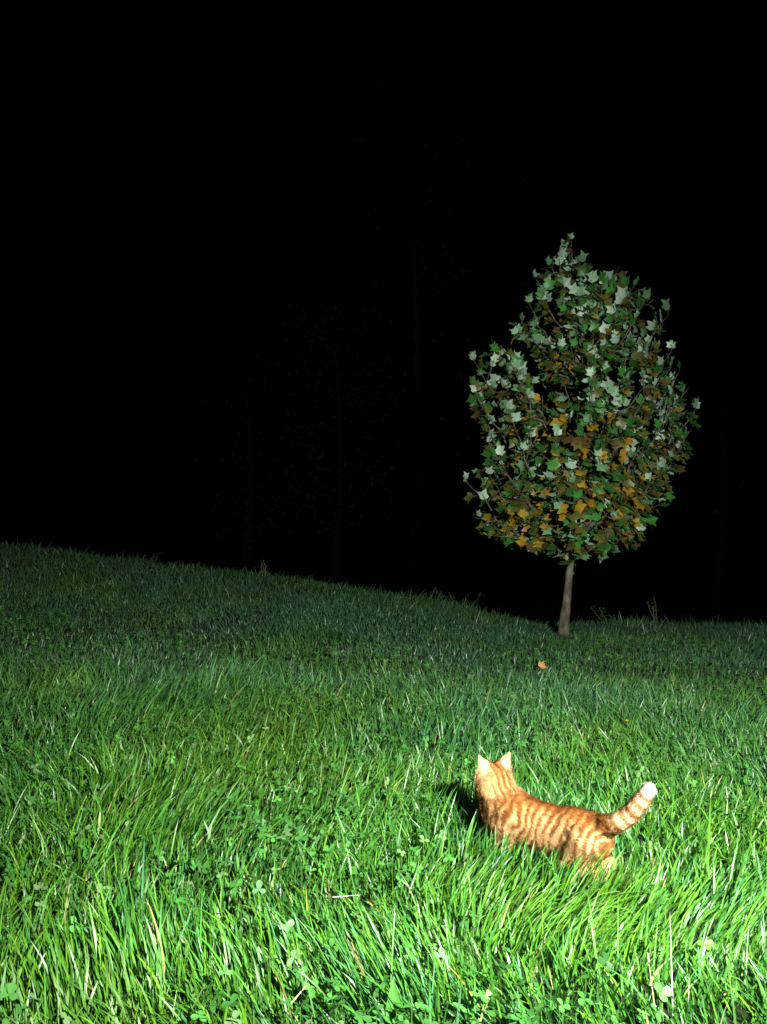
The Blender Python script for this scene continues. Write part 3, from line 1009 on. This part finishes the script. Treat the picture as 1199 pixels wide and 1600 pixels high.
hcol = cat_colour(P) * (fg.uniform(0.66, 1.28, NH) * (0.75 + 0.5 * noise3(P[:, 0] * 160, P[:, 1] * 160, P[:, 2] * 160, 98)))[:, None]
HC = np.clip(np.repeat(hcol[:, None], 5, 1).reshape(-1, 3), 0, 0.95)
b = np.arange(NH) * 5
q4 = np.stack((b, b + 1, b + 2, b + 3), -1); t3 = np.stack((b + 3, b + 2, b + 4), -1)
fur = link('fur', mesh_np('fur', HV, np.concatenate((q4.ravel(), t3.ravel())), np.concatenate((np.full(NH, 4), np.full(NH, 3))), HC), M_FUR, cat)
fur['kind'] = 'stuff'


def ball(name, c, r, mat, parent, sc=(1, 1, 1)):
    m = MB()
    vs_, fs = [], []
    nu, nv_ = 12, 8
    for j in range(nv_ + 1):
        for i in range(nu):
            th, phi = math.pi * j / nv_, 2 * math.pi * i / nu
            vs_.append(np.array(c) + r * (math.sin(th) * math.cos(phi) * sc[0] * HL + math.cos(th) * sc[2] * HU + math.sin(th) * math.sin(phi) * sc[1] * HF))
    for j in range(nv_):
        for i in range(nu):
            fs.append((j * nu + i, j * nu + (i + 1) % nu, (j + 1) * nu + (i + 1) % nu, (j + 1) * nu + i))
    m.add(vs_, fs, (0.3, 0.2, 0.05))
    return link(name, m.mesh(name), mat, parent)


for s in (1, -1):
    ball('eye', hp(0.036, s * 0.0165, 0.006), 0.0075, M_EYE, cat)
ball('nose', hp(0.0555, 0, -0.008), 0.0042, M_NOSE, cat, (1.2, 0.8, 0.8))


for ch in cat.children:
    ch.location.z = -LEG


# ------------------------------------------------------------------ single plants that stand out of the grass
def leaf_blade(length, width, col, n=6, cup=0.25, bend=0.2, tipw=0.0, wave=0.0):
    """a leaf along +y from the origin, upper side +z"""
    v, f, c = [], [], []
    for i in range(n + 1):
        t = i / n
        w = width * max(math.sin(math.pi * min(1, 0.06 + 0.94 * t) ** 0.8), tipw)
        if i == n: w = width * 0.05
        y = length * t; z = -bend * length * t * t
        v += [(-w, y, z + cup * w + wave * math.sin(7 * t)), (0, y, z), (w, y, z + cup * w - wave * math.sin(6 * t))]
        c += [np.array(col) * 0.95, np.array(col) * 1.2, np.array(col)]
        if i:
            a = 3 * (i - 1); b_ = 3 * i
            f += [(a, a + 1, b_ + 1, b_), (a + 1, a + 2, b_ + 2, b_ + 1)]
    return np.array(v), f, np.array(c)


def frame(yv, nv):
    yv = np.array(yv, float); yv /= np.linalg.norm(yv)
    nv = np.array(nv, float); nv = nv - yv * (nv @ yv); nv /= np.linalg.norm(nv)
    return np.stack((np.cross(yv, nv), yv, nv), 1)


def put(name, V, f, c, mat, parent):
    return link(name, mesh_np(name, V, [j for q in f for j in q], [len(q) for q in f], c), mat, parent)


def stem(name, pts, r0, r1, col, mat, parent):
    m = MB(); n = len(pts)
    m.tube(pts, [r0 + (r1 - r0) * i / (n - 1) for i in range(n)], col, 5)
    return link(name, m.mesh(name), mat, parent)


def root_of(px, py, lift):
    p = ground_hit(px, py, lift)
    z = float(ground_z(*p))
    return np.array((p[0], p[1], z))


# round clover leaves: (pixel, height of the leaf above ground, [(yaw, tilt, radius)], label)
def clover_plant(px, py, lift, lfs, label, col=(0.12, 0.30, 0.10)):
    r = root_of(px, py, lift)
    t = empty('clover_plant', r)
    tag(t, label, 'clover', 'round clover leaves standing above the grass')
    top = np.array((0, 0, lift))
    stem('stem', [np.array((0.006, 0.004, -0.005)), np.array((0.004, 0.001, lift * 0.5)), top], 0.0011, 0.0008, (0.12, 0.24, 0.06), M_CLOVER, t)
    for (dirv, nrm, rad) in lfs:
        lv, lf = leaflet(rad, 0.18, lg)
        R = frame(dirv, nrm)
        Rx = np.stack((R[:, 1], -R[:, 0], R[:, 2]), 1)      # leaflet points along +x in its own frame
        put('leaflet', lv @ Rx.T + top, lf, np.repeat(np.array(col)[None] * lg.uniform(0.9, 1.1), len(lv), 0), M_CLOVER, t)


UP = (0, -0.5, 1)
clover_plant(405, 1392, 0.085, [((0, 0.5, 1), (0, -1, 0.55), 0.0112), ((-1, -0.2, -0.3), (0, -0.6, 1), 0.009), ((1, -0.2, -0.3), (0.2, -0.6, 1), 0.009)],
             'pale round clover leaf held upright over a darker one in a short-grass gap', (0.12, 0.27, 0.12))
clover_plant(690, 1496, 0.075, [((0, 0.4, 1), (0.1, -1, 0.6), 0.0085), ((-1, 0, 0.2), UP, 0.008), ((1, -0.3, -0.2), UP, 0.008)],
             'round bright green clover leaf beside a curved yellow grass blade', (0.13, 0.34, 0.12))
clover_plant(1033, 1556, 0.085, [((-0.3, 0.2, 1), (-0.5, -1, 0.3), 0.0115), ((1, 0.1, 0.25), (0, -0.8, 1), 0.0120), ((0.1, -1, -0.2), (0, -0.5, 1), 0.010)],
             'large clover with one leaflet upright and one spread, beside the pale dry stalk', (0.11, 0.25, 0.08))
clover_plant(1103, 1478, 0.08, [((1, 0.1, 0.1), (0, -0.8, 1), 0.010), ((-1, 0.3, 0), UP, 0.009), ((0, -1, -.2), UP, 0.009)],
             'lone olive green clover leaf over combed grass lying sideways', (0.10, 0.21, 0.04))
clover_plant(15, 1556, 0.075, [((0.3, 0.3, 1), (0.2, -1, 0.5), 0.0115), ((-1, 0, 0.1), UP, 0.010), ((1, -.3, -.1), UP, 0.010)],
             'big mid-green clover leaf low among dense blue-green tufts', (0.09, 0.28, 0.06))
clover_plant(447, 1448, 0.07, [((1, 0.3, 0.3), (0, -0.9, 0.9), 0.0105), ((-0.8, -0.4, 0), UP, 0.009), ((0.4, -1, -0.2), UP, 0.010)],
             'folded clover leaf next to the yellowed bare patch', (0.17, 0.36, 0.14))
clover_plant(352, 1520, 0.07, [((0, 0.4, 1), (-0.2, -1, 0.7), 0.0075), ((-1, 0, 0), UP, 0.0075), ((1, 0, 0), UP, 0.0075)],
             'small round clover leaf between long leaning grass blades', (0.12, 0.32, 0.09))

# a broad dock leaf at the lower edge
r = root_of(614, 1606, 0.02)
dock = empty('dock_plant', r)
tag(dock, 'broad upright dock leaf with a pale folded tip among grass', 'weed')
lv, lf, lc = leaf_blade(0.085, 0.0135, (0.055, 0.20, 0.03), 9, 0.35, 0.15, 0.0, 0.001)
R = frame((0.03, 0.15, 1), (0.1, -1, 0.25))
d1 = put('leaf', lv @ R.T, lf, lc, M_CLOVER, dock)
lv, lf, lc = leaf_blade(0.06, 0.011, (0.05, 0.18, 0.03), 8, 0.3, 0.3)
R = frame((-0.6, -0.1, 0.7), (0.3, -0.6, 0.7))
put('leaf', lv @ R.T, lf, lc, M_CLOVER, dock)
R = frame((0.7, 0.1, 0.55), (-0.3, -0.6, 0.7))
put('leaf', lv @ R.T * 0.9, lf, lc * 1.1, M_CLOVER, dock)


# dry stalks and long pale blades: pixel of foot, pixel of top, foot depth offset
def stalk(p0, lift0, p1, ddepth, w, col, label, name='dry_grass_stalk', cat_='grass blade', n=7, sag=0.0, seed_head=False):
    r = root_of(p0[0], p0[1], lift0)
    r[2] += lift0
    tip = at(p1[0], p1[1], r[1] + ddepth)
    o = empty(name, (r[0], r[1], r[2]))
    tag(o, label, cat_, 'long dry and pale blades in the meadow')
    d = tip - r
    v, f, c = [], [], []
    side = np.cross(d, np.array((0, 1.0, 0.2))); side /= np.linalg.norm(side)
    nn = np.cross(side, d); nn /= np.linalg.norm(nn)
    pts = []
    for i in range(n + 1):
        t = i / n
        q = d * t + np.array((0, 0, 1.0)) * sag * math.sin(math.pi * t)
        pts.append(q)
        ww = w * (1 - 0.75 * t ** 2) * (1 if i < n else 0.3)
        v += [q - side * ww, q + nn * ww * 0.5, q + side * ww]
        c += [np.array(col) * (0.85 + 0.3 * random.random())] * 3
        if i:
            a = 3 * (i - 1); b_ = 3 * i
            f += [(a, a + 1, b_ + 1, b_), (a + 1, a + 2, b_ + 2, b_ + 1)]
    put('blade', np.array(v), f, np.array(c), M_DRY, o)
    if seed_head:
        sm = MB()
        e = d / np.linalg.norm(d)
        sm.tube([d * 0.8, d * 0.86, d * 0.94, d], [0.0008, 0.0022, 0.0018, 0.0004], np.array(col) * 1.1, 6)
        link('seed_head', sm.mesh('seed_head'), M_DRY, o)


STRAW = (0.40, 0.37, 0.18); BLEACH = (0.45, 0.48, 0.40); YEL = (0.30, 0.33, 0.05); LONG = (0.12, 0.30, 0.05)
stalk((955, 1160), 0.05, (935, 1135), 0.02, 0.0016, BLEACH, 'bleached straight blade catching light in the mid meadow beyond the cat')
stalk((452, 1572), 0.05, (483, 1535), 0.03, 0.0018, STRAW, 'straw-coloured broken blade leaning right above the clover')
stalk((750, 1575), 0.02, (696, 1504), 0.03, 0.0018, YEL, 'curved yellow blade arching beside the round clover leaf', sag=0.006)
stalk((1052, 1590), 0.02, (1047, 1425), 0.0, 0.0012, BLEACH, 'tall thin pale stalk standing straight above the large clover', 'grass_stalk', 'stalk')
stalk((1024, 1580), 0.02, (1012, 1488), 0.0, 0.0011, STRAW, 'short dry stalk with a small pale seed head by the large clover', 'grass_stalk', 'stalk', seed_head=True)
stalk((966, 1510), 0.02, (966, 1398), 0.01, 0.0013, LONG, 'long upright green blade rising from combed sideways grass', 'tall_grass_blade')  # the tall green ones are single grass blades
stalk((935, 1490), 0.02, (918, 1395), 0.01, 0.0014, LONG, 'second long green blade from combed grass, tilted left', 'tall_grass_blade')
stalk((482, 1445), 0.02, (478, 1383), 0.01, 0.0016, YEL, 'yellow blade bent over at the yellowed bare patch', sag=0.0)
stalk((520, 1402), 0.06, (566, 1398), 0.0, 0.0014, BLEACH, 'white glinting blade lying level over the short grass')
stalk((575, 1410), 0.06, (610, 1440), -0.02, 0.0017, YEL, 'yellow-green blade pointing down towards the lying glinting one')
stalk((640, 1385), 0.05, (622, 1372), -0.01, 0.0017, BLEACH, 'short bleached blade lying flat left of the combed grass in front of the cat')
stalk((100, 1440), 0.04, (110, 1375), 0.0, 0.0014, STRAW, 'thin straw stalk among blue-green tufts', 'grass_stalk', 'stalk')
stalk((222, 1420), 0.03, (226, 1310), 0.02, 0.0026, (0.07, 0.24, 0.09), 'broad tall blue-green blade rising from the big tuft', 'tall_grass_blade')
stalk((1165, 1540), 0.02, (1170, 1445), 0.0, 0.0013, (0.25, 0.38, 0.2), 'tall pale green stalk standing over combed sideways grass', 'grass_stalk', 'stalk')
stalk((30, 1318), 0.05, (40, 1303), 0.0, 0.0022, STRAW, 'short straw-coloured blade lying in yellowish grass')

# fallen leaf and a small yellow flower in the meadow
r = root_of(848, 1040, 0.045)
o = empty('fallen_leaf', r + np.array((0, 0, 0.045)))
tag(o, 'small fallen orange leaf lying on the short grass before the tree', 'leaf')
lv, lf, lc = tulip_leaf_mesh('leaf', lg, (0.60, 0.30, 0.12), 0.5)
R = frame((0.9, 0.35, 0.2), (0.1, -0.75, 0.75)) * 0.052
put('leaf_blade', (lv - np.array((0, .8, 0))) @ R.T, lf, lc, M_LEAF, o)

for (px, py, lab) in ((980, 1127, 'tiny yellow flower in the grass past the cat, below the tree'), (657, 1108, 'tiny yellow flower alone in the middle of the meadow')):
    r = root_of(px, py, 0.055)
    o = empty('yellow_flower', r)
    tag(o, lab, 'flower', 'tiny yellow meadow flowers')
    stem('stem', [np.array((0, 0, -0.005)), np.array((0.002, 0, 0.03)), np.array((0, 0, 0.055))], 0.0010, 0.0008, (0.1, 0.22, 0.05), M_CLOVER, o)
    for k in range(5):
        a = k * 1.2566 + 0.3
        lv, lf, lc = leaf_blade(0.007, 0.003, (0.75, 0.50, 0.02), 3, 0.2, -0.25)
        R = frame((math.cos(a), math.sin(a), 0.35), (-0.3 * math.cos(a), -0.3 * math.sin(a), 1))
        put('petal', lv @ R.T + np.array((0, 0, 0.055)), lf, lc, M_LEAF, o)


# weeds on the crest
def weed(px, depth, h, label, nleaf, col, spread, seed):
    g = np.random.default_rng(seed)
    x = (px - CX) / F_PX * depth
    r = np.array((x, depth, float(ground_z(x, depth))))
    o = empty('tall_weed', r)
    tag(o, label, 'weed', 'tall weeds along the crest of the meadow')
    for j in range(3):
        dv = np.array((g.normal(0, spread), g.normal(0, spread), 1.0))
        hh = h * g.uniform(0.7, 1.0) if j else h
        pts = [np.array((g.normal(0, .01), g.normal(0, .01), -0.01))] + [dv * hh * t + np.array((0.02 * math.sin(4 * t + j), 0, 0)) for t in (0.35, 0.7, 1.0)]
        stem('stem', pts, 0.0035, 0.0015, np.array(col) * 0.8, M_DRY, o)
        for k in range(nleaf):
            t = g.uniform(0.4, 1.0); a = g.random() * 6.28
            lv, lf, lc = leaf_blade(g.uniform(0.03, 0.06), g.uniform(0.006, 0.012), np.array(col) * g.uniform(0.7, 1.3), 4, 0.3, 0.5)
            R = frame((math.cos(a), math.sin(a), 0.4), (-math.cos(a) * .4, -math.sin(a) * .4, 1))
            put('leaf', lv @ R.T + dv * hh * t, lf, lc, M_DRY, o)


weed(412, 7.1, 0.19, 'pale dry weed with drooping heads on the crest, clear of the tree', 5, (0.24, 0.25, 0.14), 0.14, 1)
weed(1022, 6.2, 0.27, 'tall thin weed rising from the crest on the trunk side opposite the hill', 4, (0.13, 0.17, 0.08), 0.12, 2)
weed(726, 6.75, 0.20, 'leafy dark weed on the crest between hill and trunk', 6, (0.12, 0.17, 0.07), 0.35, 3)
weed(690, 6.8, 0.17, 'low spreading weed on the crest where the hill drops', 6, (0.12, 0.17, 0.07), 0.4, 4)
weed(945, 6.25, 0.18, 'bushy weed on the crest just behind the tree trunk', 7, (0.09, 0.18, 0.06), 0.4, 5)
weed(235, 7.6, 0.15, 'low rounded weed on the high side of the crest', 6, (0.10, 0.18, 0.07), 0.4, 6)

# ------------------------------------------------------------------ the dark wood beyond the meadow
wg = np.random.default_rng(99)
V, C, fl, tt_ = [], [], [], []
vo = 0
for (px, depth, zb, zt, rr, nl) in ((640, 24, 1.0, 15, 4.0, 2600), (520, 26, 0.0, 8.0, 4.0, 2200), (780, 27, 5.0, 17, 4.5, 1800), (1120, 28, 0.0, 9.0, 4.0, 1400), (380, 29, -1, 7, 4.0, 1500)):
    x0 = (px - CX) / F_PX * depth
    for k in range(nl):
        t = wg.random(); a = wg.random() * 6.28; q = rr * math.sqrt(wg.random()) * (1 - 0.55 * t)
        c = np.array((x0 + q * math.cos(a), depth + q * math.sin(a), zb + (zt - zb) * t))
        if noise3(c[0] * 0.9, c[1] * 0.9, c[2] * 0.9, 5) < 0.45:
            continue
        s = wg.uniform(0.05, 0.13)
        R = frame(wg.normal(0, 1, 3), wg.normal(0, 1, 3))
        lv = np.array(((0, -s, 0), (s * .6, 0, 0.02), (0, s, 0), (-s * .6, 0, 0.02)))
        V.append(lv @ R.T + c); C.append(np.repeat(np.array([[0.018, 0.038, 0.018]]) * wg.uniform(0.5, 1.4), 4, 0))
        fl += [vo, vo + 1, vo + 2, vo + 3]; tt_.append(4); vo += 4
    m = MB()
    m.tube([(x0, depth, -3.2), (x0 + 0.3, depth, 2), (x0 + 0.1, depth + .2, zt * 0.9)], [0.25, 0.17, 0.03], (0.015, 0.014, 0.012), 8)
    V.append(np.array(m.v)); C.append(np.array(m.c))
    for f in m.f:
        fl += [vo + j for j in f]; tt_.append(len(f))
    vo += len(m.v)
wood = link('woodland', mesh_np('woodland', np.concatenate(V), fl, tt_, np.concatenate(C), smooth=False), M_WOOD)
tag(wood, 'barely visible dark woodland far beyond the crest at night', 'woodland', kind='stuff')
